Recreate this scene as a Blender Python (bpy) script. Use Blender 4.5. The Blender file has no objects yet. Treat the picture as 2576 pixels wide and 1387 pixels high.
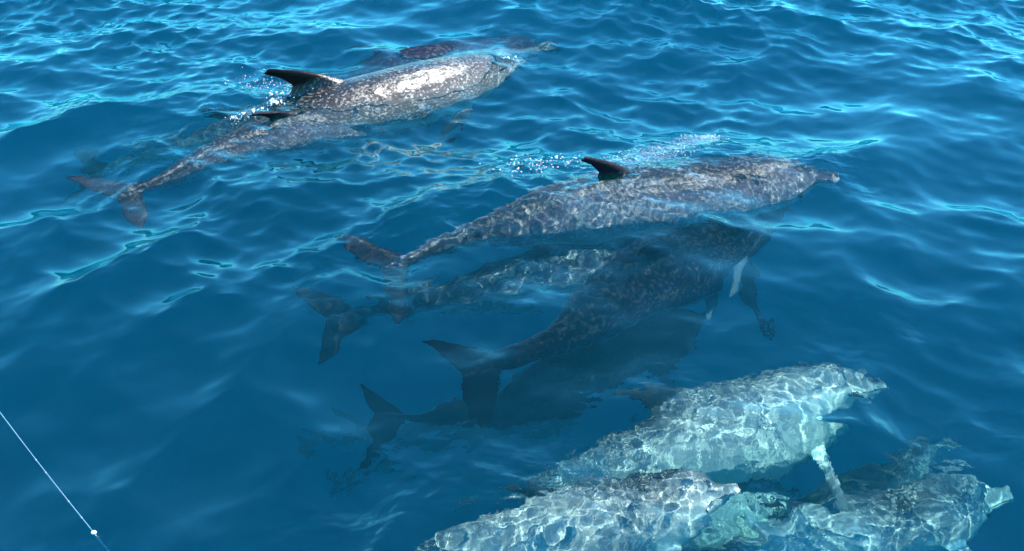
import bpy, bmesh, math, random
import numpy as np
from mathutils import Vector

SC = bpy.context.scene
COL = SC.collection
R = math.radians
PI = math.pi

# ------------------------------------------------------------------ camera
CAM_H, CAM_PITCH, HFOV = 2.75, R(35.5), R(58)
cam_d = bpy.data.cameras.new('camera')
cam = bpy.data.objects.new('camera', cam_d)
COL.objects.link(cam)
cam.location = (0, 0, CAM_H)
cam.rotation_euler = (PI / 2 - CAM_PITCH, 0, 0)
cam_d.sensor_width = 36
cam_d.lens = 18 / math.tan(HFOV / 2)
cam_d.clip_start = 0.05
cam_d.clip_end = 2000
SC.camera = cam

# ------------------------------------------------------------------ sky, sun, exposure
SUN_EL, SUN_AZ = R(62), R(52)          # azimuth clockwise from the view direction (+Y)
world = bpy.data.worlds.new('World')
SC.world = world
world.use_nodes = True
wn, wl = world.node_tree.nodes, world.node_tree.links
bg = wn['Background']
sky = wn.new('ShaderNodeTexSky')
sky.sky_type = 'NISHITA'
sky.sun_disc = False
sky.sun_elevation = SUN_EL
sky.sun_rotation = SUN_AZ
sky.air_density = 1.0
sky.dust_density = 0.0
sky.ozone_density = 4.0
tint = wn.new('ShaderNodeMix'); tint.data_type = 'RGBA'; tint.blend_type = 'MULTIPLY'
tint.inputs['Factor'].default_value = 1
tint.inputs['B'].default_value = (.28, .86, 1.0, 1)     # white balance of the whole sky
wl.new(sky.outputs['Color'], tint.inputs['A'])
wl.new(tint.outputs['Result'], bg.inputs['Color'])
bg.inputs['Strength'].default_value = 0.15

sun_d = bpy.data.lights.new('sun', 'SUN')
sun = bpy.data.objects.new('sun', sun_d)
COL.objects.link(sun)
sdir = Vector((math.sin(SUN_AZ) * math.cos(SUN_EL), math.cos(SUN_AZ) * math.cos(SUN_EL), math.sin(SUN_EL)))
sun.rotation_euler = sdir.to_track_quat('Z', 'Y').to_euler()
sun.location = sdir * 50
sun_d.energy = 4.0
sun_d.angle = R(0.5)
sun_d.color = (1.0, 0.96, 0.9)
sun_d.cycles.is_caustics_light = True

SC.view_settings.view_transform = 'Standard'
SC.view_settings.look = 'None'
SC.view_settings.exposure = 2.05
SC.view_settings.gamma = 1.0
SC.view_settings.use_curve_mapping = False
cy = SC.cycles
cy.max_bounces = 8
cy.diffuse_bounces = 2
cy.glossy_bounces = 3
cy.transmission_bounces = 6
cy.volume_bounces = 1
cy.caustics_refractive = True
cy.caustics_reflective = False
cy.sample_clamp_direct = 12
cy.sample_clamp_indirect = 5
cy.use_denoising = True
cy.blur_glossy = 0.2

rng = np.random.default_rng(7)
random.seed(7)

# ------------------------------------------------------------------ pixel -> place
W, H = 2575.0, 1387.0
TX = math.tan(HFOV / 2)


def at(u, v, depth=0.0):
    """A point DEPTH m under (negative: over) the flat water, seen at (u, v), refraction included."""
    x = (u / W * 2 - 1) * TX
    y = -(v / H * 2 - 1) * TX * H / W
    c, s = math.cos(CAM_PITCH), math.sin(CAM_PITCH)
    d = Vector((x, c + y * s, -s + y * c)).normalized()
    if depth <= 0:
        t = (CAM_H + depth) / -d.z
        return Vector((0, 0, CAM_H)) + d * t
    p = Vector((0, 0, CAM_H)) + d * (CAM_H / -d.z)
    n = 1.27
    hx = Vector((d.x, d.y, 0)) / n
    r = Vector((hx.x, hx.y, -math.sqrt(1 - hx.length_squared)))
    return p + r * (depth / -r.z)


# ------------------------------------------------------------------ helpers
def new_mat(name):
    m = bpy.data.materials.new(name)
    m.use_nodes = True
    n, l = m.node_tree.nodes, m.node_tree.links
    n.clear()
    out = n.new('ShaderNodeOutputMaterial')
    return m, n, l, out


def mesh_np(name, co, faces, mat=None, smooth=True):
    me = bpy.data.meshes.new(name)
    co = np.asarray(co, np.float32)
    if isinstance(faces, np.ndarray):
        k = faces.shape[1]
        me.vertices.add(len(co))
        me.vertices.foreach_set('co', co.ravel())
        me.loops.add(faces.size)
        me.loops.foreach_set('vertex_index', faces.astype(np.int32).ravel())
        me.polygons.add(len(faces))
        me.polygons.foreach_set('loop_start', np.arange(0, faces.size, k, dtype=np.int32))
        me.update(calc_edges=True)
    else:
        me.from_pydata([tuple(c) for c in co], [], faces)
    me.polygons.foreach_set('use_smooth', np.full(len(me.polygons), smooth, bool))
    if mat:
        me.materials.append(mat)
    return me


def link(name, me, parent=None):
    o = bpy.data.objects.new(name, me)
    COL.objects.link(o)
    if parent:
        o.parent = parent
    return o


def tag(o, label=None, cat=None, group=None, kind=None):
    if label: o['label'] = label
    if cat: o['category'] = cat
    if group: o['group'] = group
    if kind: o['kind'] = kind
    return o


def ramp(n, stops, interp='LINEAR'):
    r = n.new('ShaderNodeValToRGB')
    r.color_ramp.interpolation = interp
    e = r.color_ramp.elements
    while len(e) < len(stops):
        e.new(0.5)
    for k, (p, c) in enumerate(stops):
        e[k].position = p
        e[k].color = (*c, 1) if len(c) == 3 else c
    return r


# ------------------------------------------------------------------ dolphins: where they swim
# spine from the tip of the beak to the notch of the flukes: (u, v, depth of the spine in m)
DOLPHINS = [
    dict(key='A', label='speckled brown dolphin surfacing with its whole back and tall dorsal fin out of the water',
         pts=[(1312, 143, .20), (1235, 172, .18), (1100, 216, .15), (960, 257, .16), (820, 288, .20), (660, 318, .36), (490, 355, .57), (330, 395, .75), (215, 425, .85)],
         roll=-10, ripple=1.0, fat=.95, flipper=.9, tuck=.3, fin=1.0, finlen=.74),
    dict(key='A2', label='dark dolphin just under the surface on the far side of the surfacing speckled dolphin',
         pts=[(1400, 98, .36), (1300, 115, .34), (1150, 140, .28), (1000, 166, .24), (850, 210, .36), (650, 270, .45), (560, 295, .5)],
         roll=-58, ripple=.2),
    dict(key='B', label='mottled grey dolphin with dark spread tail flukes, its head hidden beside the surfacing one',
         pts=[(1120, 265, .38), (1040, 282, .33), (900, 300, .26), (760, 322, .20), (560, 382, .17), (420, 444, .14), (335, 474, .12), (285, 496, .12)],
         roll=2, ripple=.5, tail=14, fin=.5, fluke=1.2),
    dict(key='C', label='large mottled dolphin skimming the surface in the middle, its small dark fin above the water',
         pts=[(2105, 452, .06), (2030, 450, .13), (1900, 468, .22), (1700, 500, .24), (1500, 528, .23), (1200, 592, .21), (1020, 655, .20), (950, 684, .21)],
         roll=-6, ripple=.9, tail=30, fat=1.14, fluke=.8, fin=.75, finlen=.8),
    dict(key='D', label='pale bellied dolphin swimming deeper, tucked along the near side of the large mottled dolphin',
         pts=[(1960, 540, .75), (1880, 560, .72), (1700, 605, .68), (1500, 655, .62), (1250, 712, .58), (1030, 755, .55), (890, 785, .55), (815, 803, .55)],
         roll=-18, ripple=.35, tail=20, fluke=.6, back=1.12),
    dict(key='E', label='shadowed dark blue dolphin with widely spread flukes angling up beneath the large mottled dolphin',
         pts=[(1975, 505, .62), (1905, 548, .60), (1785, 612, .53), (1635, 697, .46), (1480, 797, .41), (1330, 876, .37), (1215, 924, .33), (1165, 945, .32)],
         roll=4, ripple=.25, tail=32, fat=1.1, fluke=.72, flipper=.85),
    dict(key='F', label='dark silhouetted dolphin lower down, its flukes below the spread flukes of the one above',
         pts=[(1800, 780, .95), (1730, 810, .95), (1580, 880, .9), (1400, 955, .86), (1220, 1020, .84), (1080, 1045, .8), (975, 1048, .78), (935, 1048, .78)],
         roll=8, ripple=0, fat=1.15, tail=30, fluke=.7),
    dict(key='G', label='deepest dolphin, only a faint dusky shape with blurred flukes',
         pts=[(1560, 930, 3.3), (1500, 955, 3.3), (1350, 1010, 3.2), (1180, 1070, 3.1), (1000, 1120, 3.0), (900, 1142, 2.9), (840, 1150, 2.9)],
         roll=0, ripple=0),
    dict(key='H', label='bright turquoise dolphin with sunlit pale flank and long flipper hanging down',
         pts=[(2215, 955, .55), (2140, 968, .55), (2000, 1010, .6), (1840, 1070, .62), (1660, 1130, .62), (1480, 1210, .7), (1300, 1290, .8), (1180, 1350, .9)],
         roll=-42, ripple=.5, fat=1.25, flipper=.6, fin=.7, back=.86),
    dict(key='I', label='silvery dolphin cut off by the bottom edge, overlapping the tail of the bright turquoise one',
         pts=[(1855, 1222, .22), (1785, 1245, .32), (1640, 1295, .46), (1450, 1338, .50), (1250, 1372, .52), (1100, 1402, .55), (980, 1442, .6), (880, 1500, .7)],
         roll=-38, ripple=1.0, fat=1.42, flipper=.8, fin=.35, back=.8),
    dict(key='J', label='grey green mottled dolphin in the lower right corner, partly cut off by the bottom edge',
         pts=[(2560, 1225, .75), (2480, 1245, .75), (2330, 1295, .76), (2150, 1350, .8), (1950, 1410, .85), (1750, 1480, .9), (1600, 1540, .95), (1500, 1580, 1.0)],
         roll=-48, ripple=.5, fat=1.2, flipper=.8, fin=.6, back=.85),
    dict(key='M', label='slender dusky dolphin just beyond the grey green mottled one, dimmer and thinner',
         pts=[(2420, 1118, .95), (2350, 1140, .95), (2230, 1190, .95), (2080, 1262, .98), (1930, 1335, 1.0), (1780, 1410, 1.05), (1680, 1465, 1.1), (1620, 1495, 1.1)],
         roll=-10, ripple=.3, fat=.8),
    dict(key='K', label='dim green turquoise dolphin lower down between the silvery one and the mottled corner one',
         pts=[(2000, 1195, .95), (1930, 1225, .95), (1820, 1285, .95), (1680, 1360, 1.0), (1520, 1430, 1.05), (1340, 1500, 1.1), (1190, 1560, 1.1)],
         roll=-45, ripple=0, flipper=.2, finshade=.5),
]


def catmull(pts, n=220):
    P = np.array(pts, float)
    P = np.vstack([2 * P[0] - P[1], P, 2 * P[-1] - P[-2]])
    out = []
    m = len(P) - 3
    for i in range(m):
        p0, p1, p2, p3 = P[i:i + 4]
        t0 = 0.0
        t1 = t0 + np.linalg.norm(p1 - p0) ** .5
        t2 = t1 + np.linalg.norm(p2 - p1) ** .5
        t3 = t2 + np.linalg.norm(p3 - p2) ** .5
        for t in np.linspace(t1, t2, n // m, endpoint=(i == m - 1)):
            a1 = (t1 - t) / (t1 - t0) * p0 + (t - t0) / (t1 - t0) * p1
            a2 = (t2 - t) / (t2 - t1) * p1 + (t - t1) / (t2 - t1) * p2
            a3 = (t3 - t) / (t3 - t2) * p2 + (t - t2) / (t3 - t2) * p3
            b1 = (t2 - t) / (t2 - t0) * a1 + (t - t0) / (t2 - t0) * a2
            b2 = (t3 - t) / (t3 - t1) * a2 + (t - t1) / (t3 - t1) * a3
            out.append((t2 - t) / (t2 - t1) * b1 + (t - t1) / (t2 - t1) * b2)
    return np.array(out)


for d in DOLPHINS:
    d['curve'] = catmull([tuple(at(*p)) for p in d['pts']])
    seg = np.linalg.norm(np.diff(d['curve'], axis=0), axis=1)
    d['arc'] = np.concatenate([[0], np.cumsum(seg)])
    d['len'] = d['arc'][-1]
    print('dolphin', d['key'], 'length %.2f' % d['len'])

# ------------------------------------------------------------------ water
def wave_field(X, Y, ripple):
    """Sum of travelling waves; ripple scales the short ones from place to place."""
    Z = np.zeros_like(X)
    DX = np.zeros_like(X)
    DY = np.zeros_like(X)
    g = np.random.default_rng(21)
    bands = [  # count, wavelength range, slope rms, mean direction, spread, rippled
        (7, 2.2, 4.5, .048, 100, 25, 0),
        (16, .8, 2.0, .072, 108, 32, 0),
        (30, .32, .8, .11, 100, 45, 1),
        (40, .13, .32, .10, 95, 60, 2),
        (50, .06, .13, .10, 90, 180, 3),
        (50, .028, .06, .085, 90, 180, 4),
        (9, .45, 1.0, .080, 138, 15, 5),
    ]
    for n, l0, l1, slope, mean, spread, kind in bands:
        lam = np.exp(g.uniform(math.log(l0), math.log(l1), n))
        ang = np.radians(mean + g.normal(0, spread, n))
        ph = g.uniform(0, 2 * PI, n)
        k = 2 * PI / lam
        amp = slope * math.sqrt(2.0 / n) / k * g.uniform(.6, 1.3, n)
        z = np.zeros_like(X); dx = np.zeros_like(X); dy = np.zeros_like(X)
        for i in range(n):
            cx, cyy = math.cos(ang[i]), math.sin(ang[i])
            th = (k[i] * (cx * X + cyy * Y) + ph[i]).astype(np.float32)
            z += amp[i] * np.cos(th)
            if kind < 3 or kind == 5:
                sn = amp[i] * np.sin(th)
                dx -= cx * sn
                dy -= cyy * sn
        env = 1.0 if kind == 0 else ripple[kind - 1]
        Z += z * env
        sharp = 2.2 if kind == 5 else .95
        DX += dx * env * sharp
        DY += dy * env * sharp
    return Z, DX, DY


def graded(a, b, step, far, ratio=1.16):
    mid = list(np.arange(a, b, step))
    lo, hi = [], []
    s, p = step, a
    while p > -far:
        s *= ratio; p -= s; lo.append(p)
    s, p = step, mid[-1]
    while p < far:
        s *= ratio; p += s; hi.append(p)
    return np.array(lo[::-1] + mid + hi, np.float32)


def near_surface(X, Y):
    """How much the swimming dolphins stir the water at each place, 0..1, and how much they lift it."""
    stir = np.zeros_like(X)
    lift = np.zeros_like(X)
    for d in DOLPHINS:
        c = d['curve'][::8]
        if d['ripple'] > 0:
            e = np.zeros_like(X)
            for p in c:
                e = np.maximum(e, np.exp(-((X - p[0]) ** 2 + (Y - p[1]) ** 2) / .30 ** 2))
            stir = np.maximum(stir, e * d['ripple'])
        if d['key'] in 'ABC':
            e = np.zeros_like(X)
            for p in c[3:-6]:
                e = np.maximum(e, np.exp(-((X - p[0]) ** 2 + (Y - p[1]) ** 2) / .26 ** 2))
            lift = np.maximum(lift, e)
    return stir, lift


gx = graded(-6.6, 6.6, .0105, 300)
gy = graded(1.3, 5.6, .0095, 300)
gy = np.concatenate([gy[gy < 5.6], graded(5.6, 10.2, .017, 300)[graded(5.6, 10.2, .017, 300) >= 5.59]])
gy = np.unique(np.round(gy, 5))
X, Y = np.meshgrid(gx, gy)
X = X.astype(np.float32); Y = Y.astype(np.float32)
print('water grid', X.shape)
stir, lift = near_surface(X, Y)
patch = .5 + .5 * np.sin(X * 1.1 + 1.3 * np.sin(Y * .7 + .5)) * np.sin(Y * .9 + 1.1 * np.sin(X * .6 + 2))
fade = np.exp(-np.maximum(np.hypot(X, Y) - 14, 0) / 20)   # ripples the far grid cannot carry
far = np.clip((Y - 3.0) / 4.0, 0, 1)
rip1 = (.95 + .45 * far) * (.7 + .6 * patch) * fade
rip2 = (.66 + .85 * far) * (.35 + 1.2 * patch) * fade + .30 * stir
rip3 = ((.15 + .49 * far) * (.3 + 1.4 * patch)) * fade + .65 * stir
rip4 = .05 * fade * patch + 1.5 * stir
rip5 = 1 / (1 + np.exp((X + .55 * (Y - 3.6) + .3) / .35)) * np.exp(-np.maximum(Y - 5.5, 0) / 1.0) * fade   # crossing wavelets on the left
Z, DX, DY = wave_field(X, Y, (rip1, rip2, rip3, rip4, rip5))
fade0 = np.exp(-np.maximum(np.hypot(X, Y) - 60, 0) / 60)
Z = (Z * fade0 + lift * .035).astype(np.float32)
q0 = at(236, 1340)
rr = np.hypot(X - q0.x, Y - q0.y)
Z += (.0035 * np.cos(rr * 2 * PI / .055) * np.exp(-rr / .07)).astype(np.float32)   # rings round the float
co = np.stack([X + DX * fade0, Y + DY * fade0, Z], -1).reshape(-1, 3)
ny, nx = X.shape
idx = np.arange(ny * nx).reshape(ny, nx)
quads = np.stack([idx[:-1, :-1], idx[:-1, 1:], idx[1:, 1:], idx[1:, :-1]], -1).reshape(-1, 4)
m, n, l, out = new_mat('sea_surface')
gl = n.new('ShaderNodeBsdfGlass')
gl.inputs['IOR'].default_value = 1.27
gl.inputs['Roughness'].default_value = 0.0
gl.inputs['Color'].default_value = (1, 1, 1, 1)
l.new(gl.outputs[0], out.inputs['Surface'])
# finest ripples, where the animals stir the surface
sa = n.new('ShaderNodeAttribute'); sa.attribute_name = 'stir'
geo = n.new('ShaderNodeNewGeometry')
mp = n.new('ShaderNodeMapping'); mp.inputs['Rotation'].default_value = (0, 0, R(-25)); mp.inputs['Scale'].default_value = (1.0, .55, 1.0)
l.new(geo.outputs['Position'], mp.inputs['Vector'])
fine = n.new('ShaderNodeTexNoise'); fine.inputs['Scale'].default_value = 34; fine.inputs['Detail'].default_value = 2; fine.inputs['Roughness'].default_value = .6
l.new(mp.outputs[0], fine.inputs['Vector'])
hm = n.new('ShaderNodeMath'); hm.operation = 'MULTIPLY'
l.new(fine.outputs['Fac'], hm.inputs[0]); l.new(sa.outputs['Fac'], hm.inputs[1])
bmp = n.new('ShaderNodeBump'); bmp.inputs['Strength'].default_value = 1.0; bmp.inputs['Distance'].default_value = .0045
l.new(hm.outputs[0], bmp.inputs['Height']); l.new(bmp.outputs[0], gl.inputs['Normal'])
smesh = mesh_np('sea_surface', co, quads, m)
sat = smesh.attributes.new('stir', 'FLOAT', 'POINT')
sat.data.foreach_set('value', (.01 * fade + .9 * stir).astype(np.float32).ravel())
sea = tag(link('sea_surface', smesh), kind='structure')
sea.cycles.is_caustics_caster = True

# the body of water under that skin: tinted, slightly cloudy, closed down to below the sea floor
SK = 6
iy = np.unique(np.append(np.arange(0, ny, SK), ny - 1)); ix = np.unique(np.append(np.arange(0, nx, SK), nx - 1))
co3 = co.reshape(ny, nx, 3)[np.ix_(iy, ix)].copy()
co3[..., 2] += .03
by, bx = co3.shape[:2]
co3 = co3.reshape(-1, 3)
idx = np.arange(by * bx).reshape(by, bx)
bq = np.stack([idx[:-1, :-1], idx[:-1, 1:], idx[1:, 1:], idx[1:, :-1]], -1).reshape(-1, 4)
rim = np.concatenate([idx[0, :], idx[1:, -1], idx[-1, -2::-1], idx[-2:0:-1, 0]])
n0 = len(co3)
low = co3[rim].copy(); low[:, 2] = -32
co3 = np.vstack([co3, low])
k = len(rim)
a = np.arange(k)
b = (a + 1) % k
bq = np.vstack([bq, np.stack([rim[b], rim[a], n0 + a, n0 + b], -1)])
m, n, l, out = new_mat('sea_water')
vs = n.new('ShaderNodeVolumeScatter')
vs.inputs['Color'].default_value = (.0, 1.0, .95, 1)
vs.inputs['Density'].default_value = .132
va = n.new('ShaderNodeVolumeAbsorption')
va.inputs['Color'].default_value = (.0, .942, .965, 1)
va.inputs['Density'].default_value = 1.25
ad = n.new('ShaderNodeAddShader')
l.new(vs.outputs[0], ad.inputs[0]); l.new(va.outputs[0], ad.inputs[1])
l.new(ad.outputs[0], out.inputs['Volume'])
me = mesh_np('sea_water', co3, bq, m)
bm = bmesh.new(); bm.from_mesh(me); bm.verts.ensure_lookup_table()
bm.faces.new([bm.verts[n0 + i] for i in range(k)][::-1])
bm.to_mesh(me); bm.free()
tag(link('sea_water', me), kind='structure')

m, n, l, out = new_mat('sea_floor')
bs = n.new('ShaderNodeBsdfDiffuse')
no = n.new('ShaderNodeTexNoise'); no.inputs['Scale'].default_value = .2
rp = ramp(n, [(.3, (.10, .12, .11)), (.7, (.22, .22, .18))])
l.new(no.outputs['Fac'], rp.inputs[0]); l.new(rp.outputs[0], bs.inputs['Color']); l.new(bs.outputs[0], out.inputs['Surface'])
fl = mesh_np('sea_floor', [(-290, -290, -30), (290, -290, -30), (290, 290, -30), (-290, 290, -30)], [(0, 1, 2, 3)], m, False)
tag(link('sea_floor', fl), kind='structure')

# ------------------------------------------------------------------ dolphin at rest (length 1, beak at s = 0)
PROF = np.array([  # s, top, bottom, half width
    (.000, .004, -.004, .005), (.004, .010, -.010, .012), (.020, .015, -.014, .017), (.050, .019, -.020, .021),
    (.060, .026, -.024, .025), (.072, .042, -.029, .034), (.085, .053, -.035, .043), (.105, .062, -.044, .052),
    (.14, .070, -.058, .064), (.18, .075, -.069, .073), (.24, .080, -.080, .082), (.32, .085, -.088, .088),
    (.40, .086, -.089, .089), (.48, .083, -.084, .084), (.56, .075, -.075, .074), (.64, .064, -.063, .060),
    (.72, .051, -.050, .044), (.80, .038, -.037, .029), (.87, .028, -.027, .018), (.93, .019, -.018, .012),
    (.97, .012, -.011, .010), (.995, .005, -.005, .006)])


def smooth_interp(s, col):
    x, y = PROF[:, 0], PROF[:, col]
    m_ = np.gradient(y, x)
    i = np.clip(np.searchsorted(x, s) - 1, 0, len(x) - 2)
    h = x[i + 1] - x[i]
    t = np.clip((s - x[i]) / h, 0, 1)
    return ((2 * t**3 - 3 * t**2 + 1) * y[i] + (t**3 - 2 * t**2 + t) * h * m_[i] +
            (-2 * t**3 + 3 * t**2) * y[i + 1] + (t**3 - t**2) * h * m_[i + 1])


def loft(sections, caps=True):
    co, f = [], []
    k = len(sections[0])
    for s in sections:
        co += [tuple(p) for p in s]
    for i in range(len(sections) - 1):
        for j in range(k):
            f.append((i * k + j, i * k + (j + 1) % k, (i + 1) * k + (j + 1) % k, (i + 1) * k + j))
    f.append(tuple(range(k))[::-1])
    f.append(tuple(range((len(sections) - 1) * k, len(sections) * k)))
    return co, f


def fin(stations, thick_dir, n=7):
    """stations: (leading point, trailing point, thickness); lens sections."""
    secs = []
    td = Vector(thick_dir).normalized()
    for le, te, th in stations:
        le, te = Vector(le), Vector(te)
        up, dn = [], []
        for i in range(n + 1):
            t = i / n
            w = th * .5 * (2.6 * math.sqrt(max(t, 0)) * (1 - t) * (1 - .25 * t) + .12 * (t > 0) * (t < 1))
            p = le.lerp(te, t)
            up.append(p + td * w)
            if 0 < i < n:
                dn.append(p - td * w)
        secs.append(up + dn[::-1])
    return loft(secs)


def rest_dolphin():
    parts = []
    secs = []
    for s in np.concatenate([np.linspace(0, .12, 26), np.linspace(.135, .995, 60)]):
        t, b_, w = (float(smooth_interp(np.array(s), c)) for c in (1, 2, 3))
        ring = []
        for j in range(28):
            a_ = 2 * PI * j / 28
            cc, ss = math.cos(a_), math.sin(a_)
            z = (t if ss > 0 else -b_) * ss
            ring.append((s, w * cc, z))
        secs.append(ring)
    parts.append(loft(secs))
    # dorsal fin: swept, hooked tip
    st = []
    for h, l0, l1, th in [(-.02, .400, .545, .028), (.0, .422, .540, .024), (.016, .450, .540, .020), (.030, .478, .548, .017),
                          (.043, .505, .560, .014), (.053, .531, .573, .011), (.060, .552, .588, .010), (.066, .566, .597, .009), (.070, .579, .602, .007)]:
        st.append(((l0, 0, .082 + h), (l1, 0, .078 + h), th))
    parts.append(fin(st, (0, 1, 0)))
    for sg in (-1, 1):
        # flipper
        st = []
        for q, c0, c1, th in [(-.02, .205, .262, .022), (.0, .208, .262, .021), (.03, .217, .270, .018), (.06, .232, .282, .015),
                              (.09, .252, .296, .012), (.12, .276, .310, .010), (.14, .296, .320, .007), (.152, .312, .324, .005)]:
            y = sg * (.060 + q * .80)
            z = -.050 - q * .60
            st.append(((c0, y, z), (c1, y, z), th))
        parts.append(fin(st, (0, sg * .6, .8)))
        # fluke
        st = []
        for q, c0, c1, th in [(-.004, .930, .996, .020), (.012, .934, 1.002, .019), (.035, .945, 1.012, .016), (.06, .960, 1.019, .013),
                              (.085, .977, 1.024, .010), (.108, .997, 1.029, .008), (.123, 1.014, 1.035, .006), (.131, 1.028, 1.040, .005)]:
            st.append(((c0, sg * q, 0), (c1, sg * q, 0), th))
        parts.append(fin(st, (0, 0, 1)))
    me = bpy.data.meshes.new('rest')
    co, fs = [], []
    for c, f in parts:
        o = len(co)
        co += c
        fs += [tuple(i + o for i in q) for q in f]
    me.from_pydata(co, [], fs)
    bm = bmesh.new(); bm.from_mesh(me)
    bmesh.ops.recalc_face_normals(bm, faces=bm.faces)
    bm.to_mesh(me); bm.free()
    ob = bpy.data.objects.new('rest', me)
    COL.objects.link(ob)
    md = ob.modifiers.new('r', 'REMESH'); md.mode = 'VOXEL'; md.voxel_size = .0032
    sm = ob.modifiers.new('s', 'SMOOTH'); sm.factor = .5; sm.iterations = 5
    dg = bpy.context.evaluated_depsgraph_get()
    ev = ob.evaluated_get(dg).to_mesh()
    v = np.empty(len(ev.vertices) * 3, np.float32)
    ev.vertices.foreach_get('co', v)
    pol = [tuple(p.vertices) for p in ev.polygons]
    v = v.reshape(-1, 3).copy()
    bpy.data.objects.remove(ob)
    return v, pol


REST, REST_F = rest_dolphin()
print('rest dolphin', len(REST), 'verts')
quad_f = np.array([f for f in REST_F if len(f) == 4], np.int32)
ALLQ = len(quad_f) == len(REST_F)
rs = np.clip(REST[:, 0], 0, .995)
tp, bt, hw = (smooth_interp(rs, c) for c in (1, 2, 3))
zn = np.where(REST[:, 2] > 0, REST[:, 2] / tp, -REST[:, 2] / bt)
rad = np.hypot(REST[:, 1] / hw, zn)
zn = np.clip(zn / np.maximum(rad, .6), -1, 1)                      # -1 belly .. 1 back
finness = np.clip((rad - 1.12) / .25, 0, 1) * (REST[:, 0] > .12)


def skin_material(name, dark, mid, pale, glint, bump, gloss=1.1, glint_scale=120, blotch=.45):
    m, n, l, out = new_mat(name)
    p = n.new('ShaderNodeBsdfPrincipled')
    at_ = n.new('ShaderNodeAttribute'); at_.attribute_name = 'rest'
    sh = n.new('ShaderNodeAttribute'); sh.attribute_name = 'shade'
    mp = n.new('ShaderNodeMapping'); mp.inputs['Scale'].default_value = (.55, 1, 1)
    l.new(at_.outputs['Vector'], mp.inputs['Vector'])
    n1 = n.new('ShaderNodeTexNoise'); n1.inputs['Scale'].default_value = 5; n1.inputs['Detail'].default_value = 5
    l.new(mp.outputs[0], n1.inputs['Vector'])
    ma = n.new('ShaderNodeMath'); ma.operation = 'MULTIPLY_ADD'; ma.inputs[1].default_value = blotch; ma.inputs[2].default_value = -blotch / 2
    l.new(n1.outputs['Fac'], ma.inputs[0])
    ad = n.new('ShaderNodeMath'); ad.operation = 'ADD'
    l.new(sh.outputs['Fac'], ad.inputs[0]); l.new(ma.outputs[0], ad.inputs[1])
    rp = ramp(n, [(.0, pale), (.24, pale), (.44, mid), (.66, tuple(.45 * a + .55 * b for a, b in zip(mid, dark))), (.85, dark), (.93, tuple(.25 * a for a in dark))])
    l.new(ad.outputs[0], rp.inputs[0])
    # pale flecks in the skin colour, painted in for caustic glints and droplets
    v = n.new('ShaderNodeTexNoise'); v.inputs['Scale'].default_value = glint_scale; v.inputs['Detail'].default_value = 2; v.inputs['Roughness'].default_value = .6
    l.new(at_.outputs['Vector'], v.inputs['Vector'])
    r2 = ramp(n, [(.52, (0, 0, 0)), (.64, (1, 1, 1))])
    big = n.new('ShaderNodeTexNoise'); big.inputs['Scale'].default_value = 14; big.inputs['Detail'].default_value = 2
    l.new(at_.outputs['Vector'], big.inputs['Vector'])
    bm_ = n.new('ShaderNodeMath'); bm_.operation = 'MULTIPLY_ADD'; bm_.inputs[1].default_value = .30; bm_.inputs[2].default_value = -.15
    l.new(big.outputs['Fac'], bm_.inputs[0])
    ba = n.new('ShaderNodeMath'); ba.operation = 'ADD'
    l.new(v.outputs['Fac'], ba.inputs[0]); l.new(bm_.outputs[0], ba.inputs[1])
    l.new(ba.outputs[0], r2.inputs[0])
    f = n.new('ShaderNodeMath'); f.operation = 'MULTIPLY'; f.inputs[1].default_value = glint
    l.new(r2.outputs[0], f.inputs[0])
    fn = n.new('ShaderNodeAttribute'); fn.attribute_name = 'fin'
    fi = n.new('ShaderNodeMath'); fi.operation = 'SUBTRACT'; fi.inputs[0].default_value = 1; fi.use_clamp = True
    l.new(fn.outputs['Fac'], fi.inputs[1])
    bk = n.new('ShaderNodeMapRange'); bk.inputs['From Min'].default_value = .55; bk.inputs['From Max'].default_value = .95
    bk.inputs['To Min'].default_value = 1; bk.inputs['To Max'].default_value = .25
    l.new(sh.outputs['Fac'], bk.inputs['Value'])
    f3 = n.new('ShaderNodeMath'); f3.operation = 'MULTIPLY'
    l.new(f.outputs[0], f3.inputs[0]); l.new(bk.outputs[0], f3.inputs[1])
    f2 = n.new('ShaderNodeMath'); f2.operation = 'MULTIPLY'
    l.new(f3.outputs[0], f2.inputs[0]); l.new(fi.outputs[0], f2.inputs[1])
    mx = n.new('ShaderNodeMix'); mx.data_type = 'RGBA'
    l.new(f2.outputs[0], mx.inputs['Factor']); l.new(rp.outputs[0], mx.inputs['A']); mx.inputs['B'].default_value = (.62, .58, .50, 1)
    l.new(mx.outputs['Result'], p.inputs['Base Color'])
    p.inputs['Roughness'].default_value = .36 if gloss > 1.2 else .5
    p.inputs['IOR'].default_value = gloss
    nb = n.new('ShaderNodeTexNoise'); nb.inputs['Scale'].default_value = 42; nb.inputs['Detail'].default_value = 4
    l.new(at_.outputs['Vector'], nb.inputs['Vector'])
    bu = n.new('ShaderNodeBump'); bu.inputs['Strength'].default_value = bump; bu.inputs['Distance'].default_value = .02
    l.new(nb.outputs['Fac'], bu.inputs['Height']); l.new(bu.outputs[0], p.inputs['Normal'])
    sp = n.new('ShaderNodeMath'); sp.operation = 'MULTIPLY_ADD'; sp.inputs[1].default_value = -.4; sp.inputs[2].default_value = .5
    l.new(fn.outputs['Fac'], sp.inputs[0]); l.new(sp.outputs[0], p.inputs['Specular IOR Level'])
    l.new(p.outputs[0], out.inputs['Surface'])
    return m


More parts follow.
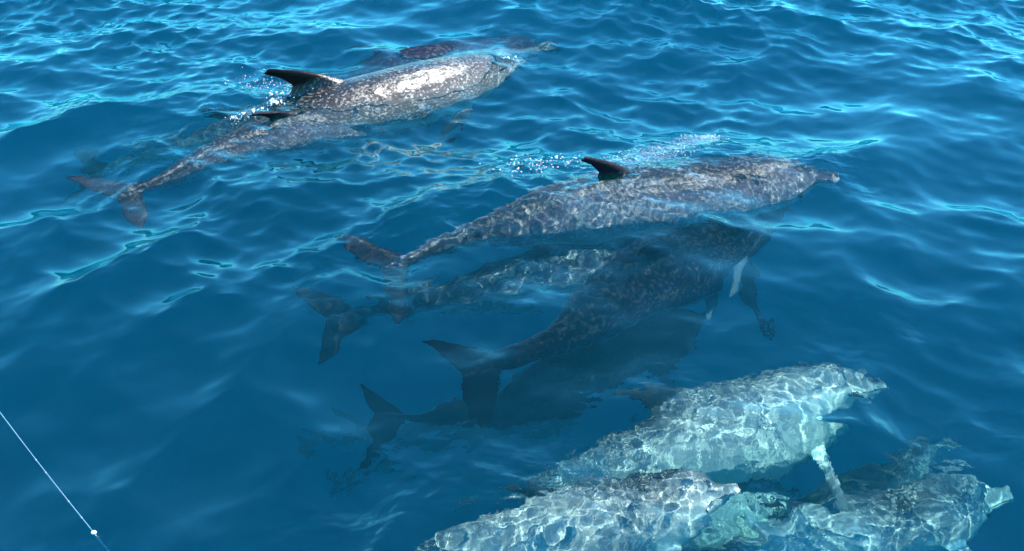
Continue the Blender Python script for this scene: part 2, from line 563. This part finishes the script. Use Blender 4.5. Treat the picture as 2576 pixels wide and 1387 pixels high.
SKIN = {
    'brown': skin_material('dolphin_skin_brown_glints', (.026, .019, .017), (.17, .145, .12), (.50, .45, .37), .60, .75, 1.4, 190),
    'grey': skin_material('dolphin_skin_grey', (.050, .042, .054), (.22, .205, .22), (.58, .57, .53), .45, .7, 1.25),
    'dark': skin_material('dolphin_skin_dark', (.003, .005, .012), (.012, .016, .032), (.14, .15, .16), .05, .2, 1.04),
    'shaded': skin_material('dolphin_skin_shaded', (.003, .004, .010), (.018, .022, .038), (.30, .31, .31), .08, .4, 1.04),  # darkened skin: shadow of the dolphin above put into the colour
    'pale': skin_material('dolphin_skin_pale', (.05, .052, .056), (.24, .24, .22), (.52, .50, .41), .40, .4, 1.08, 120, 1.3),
}
KIND = dict(A='brown', A2='dark', B='grey', C='grey', D='grey', E='shaded', F='dark', G='dark', H='pale', I='pale', J='pale', K='pale', M='pale')
me_, n, l, out = new_mat('dolphin_eye')
pe = n.new('ShaderNodeBsdfPrincipled'); pe.inputs['Base Color'].default_value = (.01, .008, .008, 1); pe.inputs['Roughness'].default_value = .08
nz = n.new('ShaderNodeTexNoise'); nz.inputs['Scale'].default_value = 30
rz = ramp(n, [(.3, (.006, .005, .005)), (.8, (.03, .02, .015))])
l.new(nz.outputs['Fac'], rz.inputs[0]); l.new(rz.outputs[0], pe.inputs['Base Color']); l.new(pe.outputs[0], out.inputs['Surface'])
EYE = me_


def bend(d, pts):
    """Rest points (s, y, z) -> world along the spine of dolphin d."""
    c, arc, L = d['curve'], d['arc'], d['len']
    T = np.gradient(c, arc, axis=0)
    T /= np.linalg.norm(T, axis=1)[:, None]
    up = np.array([0, 0, 1.0])
    N = up - T * (T @ up)[:, None]
    N /= np.linalg.norm(N, axis=1)[:, None]
    B = np.cross(N, T)
    q = np.clip((arc / L - .5) / .45, 0, 1); q = q * q * (3 - 2 * q)
    r = np.radians(d['roll'] + (d.get('tail', d['roll']) - d['roll']) * q)[:, None]
    N2 = N * np.cos(r) + B * np.sin(r)
    B2 = B * np.cos(r) - N * np.sin(r)
    pts = pts.copy()
    if 'fluke' in d:
        pts[:, 1] *= np.where(pts[:, 0] > .93, 1 + (d['fluke'] - 1) * np.clip((pts[:, 0] - .93) / .02, 0, 1), 1)
    if 'fin' in d:
        up_ = (pts[:, 2] > .084) & (pts[:, 0] > .40) & (pts[:, 0] < .64)
        fl_ = np.where(up_, np.clip((pts[:, 2] - .084) / .02, 0, 1) * (1 - d.get('finlen', 1.0)), 0)
        pts[:, 0] -= (pts[:, 0] - .44) * fl_
        pts[:, 2] = np.where(up_, .084 + (pts[:, 2] - .084) * d['fin'], pts[:, 2])
    if 'tuck' in d:
        fl_ = (pts[:, 0] > .19) & (pts[:, 0] < .34) & (pts[:, 2] < -.02) & (np.abs(pts[:, 1]) > .062)
        pts[:, 1] = np.where(fl_, np.sign(pts[:, 1]) * (.062 + (np.abs(pts[:, 1]) - .062) * d['tuck']), pts[:, 1])

    s = pts[:, 0] * L
    sc_ = np.clip(s, 0, L)

    def I(A):
        return np.stack([np.interp(sc_, arc, A[:, i]) for i in range(3)], 1)
    P = I(c) + I(T) * (s - sc_)[:, None]
    w = L * d.get('fat', 1.0)
    return P + I(B2) * (pts[:, 1] * w)[:, None] + I(N2) * (pts[:, 2] * w)[:, None]


uv = bmesh.new(); bmesh.ops.create_uvsphere(uv, u_segments=12, v_segments=8, radius=1.0)
eye_v = np.array([v.co[:] for v in uv.verts]); eye_f = [tuple(v.index for v in f.verts) for f in uv.faces]; uv.free()
es = .092
eh = float(smooth_interp(np.array(es), 3))
for d in DOLPHINS:
    w = bend(d, REST)
    base = Vector(d['curve'][len(d['curve']) // 2])
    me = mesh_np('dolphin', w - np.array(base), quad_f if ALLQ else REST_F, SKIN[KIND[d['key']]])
    a_ = me.attributes.new('rest', 'FLOAT_VECTOR', 'POINT')
    off = np.array([len(d['key']) * 3.1 + ord(d['key'][0]) * 1.7, 0, 0])
    a_.data.foreach_set('vector', (REST + off).astype(np.float32).ravel())
    a_ = me.attributes.new('shade', 'FLOAT', 'POINT')
    sh = (.5 + .5 * zn) * d.get('back', 1.0)
    flip = (REST[:, 0] < .36) & (REST[:, 2] < 0)
    sh = sh * (1 - finness) + finness * np.where(flip, d.get('flipper', .75), d.get('finshade', 1.2))
    a_.data.foreach_set('value', sh.astype(np.float32))
    a_ = me.attributes.new('fin', 'FLOAT', 'POINT')
    a_.data.foreach_set('value', finness.astype(np.float32))
    o = link('dolphin', me)
    o.location = base
    tag(o, d['label'], 'dolphin', 'pod of dolphins swimming together')
    o.cycles.is_caustics_receiver = True
    d['ob'] = o
    for sg in (-1, 1):
        ev = np.array([(es, sg * eh * .93, -.012)]) + eye_v * np.array([.0075, .004, .006])
        em = mesh_np('eye', bend(d, ev) - np.array(base), eye_f, EYE)
        link('eye', em, o).cycles.is_caustics_receiver = True
    for sg in (-1, 1):
        ring = []
        for q in np.linspace(.006, .088, 14):
            zq = -.003 - .06 * max(q - .05, 0)
            hy = float(smooth_interp(np.array(q), 3)); hz = -float(smooth_interp(np.array(q), 2))
            yq = sg * hy * math.sqrt(max(1 - (zq / hz) ** 2, .05))
            ring.append([(q, yq + dy * .0011, zq + dz * .0011) for dy, dz in ((-1, 0), (0, 1), (1, 0), (0, -1))])
        mc, mf = loft(ring)
        mm = mesh_np('mouth', bend(d, np.array(mc)) - np.array(base), mf, EYE)
        link('mouth', mm, o).cycles.is_caustics_receiver = True

# ------------------------------------------------------------------ spray, foam and bubbles
m, n, l, out = new_mat('water_foam')
p = n.new('ShaderNodeBsdfPrincipled')
no = n.new('ShaderNodeTexNoise'); no.inputs['Scale'].default_value = 60
rp = ramp(n, [(.3, (.55, .60, .62)), (.7, (.78, .80, .80))])
l.new(no.outputs['Fac'], rp.inputs[0]); l.new(rp.outputs[0], p.inputs['Base Color'])
p.inputs['Roughness'].default_value = .35
p.inputs['IOR'].default_value = 1.2
tr = n.new('ShaderNodeBsdfTransparent'); mxs = n.new('ShaderNodeMixShader'); mxs.inputs[0].default_value = .55
l.new(tr.outputs[0], mxs.inputs[1]); l.new(p.outputs[0], mxs.inputs[2]); l.new(mxs.outputs[0], out.inputs['Surface'])
FOAM = m
ib = bmesh.new(); bmesh.ops.create_icosphere(ib, subdivisions=1, radius=1.0)
ico_v = np.array([v.co[:] for v in ib.verts]); ico_f = np.array([[v.index for v in f.verts] for f in ib.faces], np.int32); ib.free()


def blobs(name, centres, radii, stretch=None):
    cs, fs = [], []
    for i, (c, r) in enumerate(zip(centres, radii)):
        sc_ = np.array([1, 1, 1.0]) if stretch is None else stretch[i]
        cs.append(ico_v * r * sc_ + np.array(c))
        fs.append(ico_f + i * len(ico_v))
    o = link(name, mesh_np(name, np.vstack(cs), np.vstack(fs), FOAM))
    o.cycles.is_caustics_receiver = True
    return o


def wz(x, y):
    """Height of the water there."""
    j = np.clip(np.searchsorted(gx, x), 0, nx - 1); i = np.clip(np.searchsorted(gy, y), 0, ny - 1)
    return float(Z[i, j])


def spray(name, path, count, spread, up, rmin, rmax, label, cat='spray'):
    cs, rs_, st = [], [], []
    P = [at(*q) for q in path]
    for _ in range(count):
        t = random.random() * (len(P) - 1)
        i = min(int(t), len(P) - 2)
        c = P[i].lerp(P[i + 1], t - i)
        c = c + Vector((random.gauss(0, spread), random.gauss(0, spread), 0))
        c.z = wz(c.x, c.y) + abs(random.gauss(0, up)) - .004 if up > 0 else wz(c.x, c.y) - .012 - abs(random.gauss(0, -up))
        cs.append(c)
        rs_.append(rmin + (rmax - rmin) * random.random() ** 3)
        st.append(np.array([random.uniform(.7, 1.5), random.uniform(.7, 1.5), random.uniform(.6, 1.1)]))
    o = blobs(name, [tuple(c) for c in cs], rs_, st)
    return tag(o, label, cat, kind='stuff')


spray('water_spray', [(600, 228), (680, 225), (760, 232), (850, 250)], 420, .07, .045, .001, .0055,
      'white droplets thrown up around the base of the tall dorsal fin')
spray('water_spray', [(740, 245), (690, 270), (640, 300), (580, 322)], 300, .03, .010, .001, .0045,
      'line of white froth trailing along the back of the dolphin with dark flukes')
spray('water_spray', [(1250, 470), (1330, 440), (1400, 435), (1480, 425)], 260, .07, .015, .0012, .006,
      'scattered droplets behind the small dark fin in the middle')
spray('water_bubbles', [(1560, 415), (1640, 395), (1700, 372)], 3200, .075, -.06, .0012, .005,
      'pale cloud of bubbles under the surface beyond the small dark fin', 'bubbles')
spray('water_bubbles', [(1700, 365), (1760, 340), (1800, 345)], 2000, .05, -.05, .0012, .0045,
      'smaller bright clump of bubbles at the far tip of the bubble cloud', 'bubbles')


def lace(name, path, width, label, thr=.1, seed=0):
    """A torn sheet of foam lying on the water: a fine grid along PATH with the gaps left out."""
    P = np.array([tuple(at(*q)) for q in path])
    c = catmull(P, 60)
    arc = np.concatenate([[0], np.cumsum(np.linalg.norm(np.diff(c, axis=0), axis=1))])
    g = .0065
    S = np.arange(0, arc[-1], g); V = np.arange(-width, width, g)
    ss, vv = np.meshgrid(S, V, indexing='ij')
    cx = np.interp(ss, arc, c[:, 0]); cyy = np.interp(ss, arc, c[:, 1])
    T = np.gradient(c, arc, axis=0)
    tx = np.interp(ss, arc, T[:, 0]); ty = np.interp(ss, arc, T[:, 1]); ln = np.hypot(tx, ty)
    x = cx - ty / ln * vv; y = cyy + tx / ln * vv
    gg = np.random.default_rng(seed + 5)
    f = np.zeros_like(x)
    for lam in (.16, .09, .05, .03, .018):
        w = np.zeros_like(x)
        for _ in range(5):
            an = gg.uniform(0, PI); ph = gg.uniform(0, 6.28)
            w += np.sin((x * math.cos(an) + y * math.sin(an)) * 2 * PI / lam * gg.uniform(.8, 1.25) + ph)
        f += np.abs(w) * .25 * (lam / .16) ** .35
    edge = (1 - (vv / width) ** 2) * np.clip(np.minimum(ss, arc[-1] - ss) / (.12 * arc[-1]), 0, 1)
    keep = f < thr + .62 * edge - .18
    i_ = np.clip(np.searchsorted(gy, y), 0, ny - 1); j_ = np.clip(np.searchsorted(gx, x), 0, nx - 1)
    z = Z[i_, j_] + .004 + .010 * edge * np.abs(np.sin(f * 7))
    n1, n2 = x.shape
    ids = np.arange(n1 * n2).reshape(n1, n2)
    q = np.stack([ids[:-1, :-1], ids[1:, :-1], ids[1:, 1:], ids[:-1, 1:]], -1).reshape(-1, 4)
    kq = (keep[:-1, :-1] & keep[1:, 1:]).reshape(-1)
    q = q[kq]
    if len(q) == 0:
        return
    used, inv = np.unique(q, return_inverse=True)
    co_ = np.stack([x, y, z], -1).reshape(-1, 3)[used]
    low_ = co_ - np.array([0, 0, .006])
    q = inv.reshape(-1, 4)
    o = link(name, mesh_np(name, np.vstack([co_, low_]), np.vstack([q, q[:, ::-1] + len(co_)]), FOAM))
    o.cycles.is_caustics_receiver = True
    tag(o, label, 'foam', kind='stuff')


lace('water_foam', [(660, 262), (730, 250), (790, 235), (845, 262)], .11, 'torn white foam around the foot of the tall dorsal fin', 0.60, 1)
lace('water_foam', [(560, 330), (620, 305), (680, 280), (730, 262)], .045, 'thin torn line of foam beside the far left dolphin', 0.52, 2)
lace('water_foam', [(1262, 158), (1290, 142), (1318, 130)], .05, 'small white splash at the beak of the surfacing dolphin', 0.45, 4)

# ------------------------------------------------------------------ fishing line
m, n, l, out = new_mat('nylon_line')
p = n.new('ShaderNodeBsdfPrincipled')
no = n.new('ShaderNodeTexNoise'); no.inputs['Scale'].default_value = 9
rp = ramp(n, [(.3, (.12, .30, .38)), (.7, (.40, .58, .62))])
l.new(no.outputs['Fac'], rp.inputs[0]); l.new(rp.outputs[0], p.inputs['Base Color'])
p.inputs['Roughness'].default_value = .2
l.new(p.outputs[0], out.inputs['Surface'])
NYLON = m
m, n, l, out = new_mat('float_white')
p = n.new('ShaderNodeBsdfPrincipled')
no = n.new('ShaderNodeTexNoise'); no.inputs['Scale'].default_value = 80
rp = ramp(n, [(.3, (.74, .75, .80)), (.7, (.82, .82, .84))])
l.new(no.outputs['Fac'], rp.inputs[0]); l.new(rp.outputs[0], p.inputs['Base Color'])
p.inputs['Roughness'].default_value = .25
l.new(p.outputs[0], out.inputs['Surface'])
WHITE = m


def tube(name, pts, r, mat, parent, k=8):
    secs = []
    pts = [Vector(q) for q in pts]
    for i, q in enumerate(pts):
        t = (pts[min(i + 1, len(pts) - 1)] - pts[max(i - 1, 0)]).normalized()
        a_ = t.cross(Vector((0, 0, 1))).normalized(); b_ = t.cross(a_)
        secs.append([q + (a_ * math.cos(2 * PI * j / k) + b_ * math.sin(2 * PI * j / k)) * r for j in range(k)])
    co_, f_ = loft(secs)
    return link(name, mesh_np(name, co_, f_, mat), parent)


P0 = at(236, 1340)
P0.z = wz(P0.x, P0.y) + .004
root = bpy.data.objects.new('fishing_line', None)
COL.objects.link(root)
root.location = P0
tag(root, 'thin pale fishing line slanting down to a small white float on the water', 'fishing line')
far_end = at(-60, 958, -.75) - P0
up_pts = []
for i in range(25):
    t = i / 24
    q = far_end * t
    up_pts.append(q + Vector((0, 0, -.02 * math.sin(PI * t))))
tube('line', up_pts, .0012, NYLON, root)
low_end = at(292, 1412, .10) - P0
tube('leader', [Vector((0, 0, 0)).lerp(low_end, i / 12) for i in range(13)], .0018, NYLON, root)
fv = eye_v * np.array([.0105, .0085, .008])
link('float', mesh_np('float', fv, eye_f, WHITE), root)
dv = mesh_np('droplet', eye_v * .0026, eye_f, FOAM)
for t in (.13, .25, .46, .55):
    q = up_pts[int(t * 24)]
    link('droplet', dv, root).location = q - Vector((0, 0, .002))
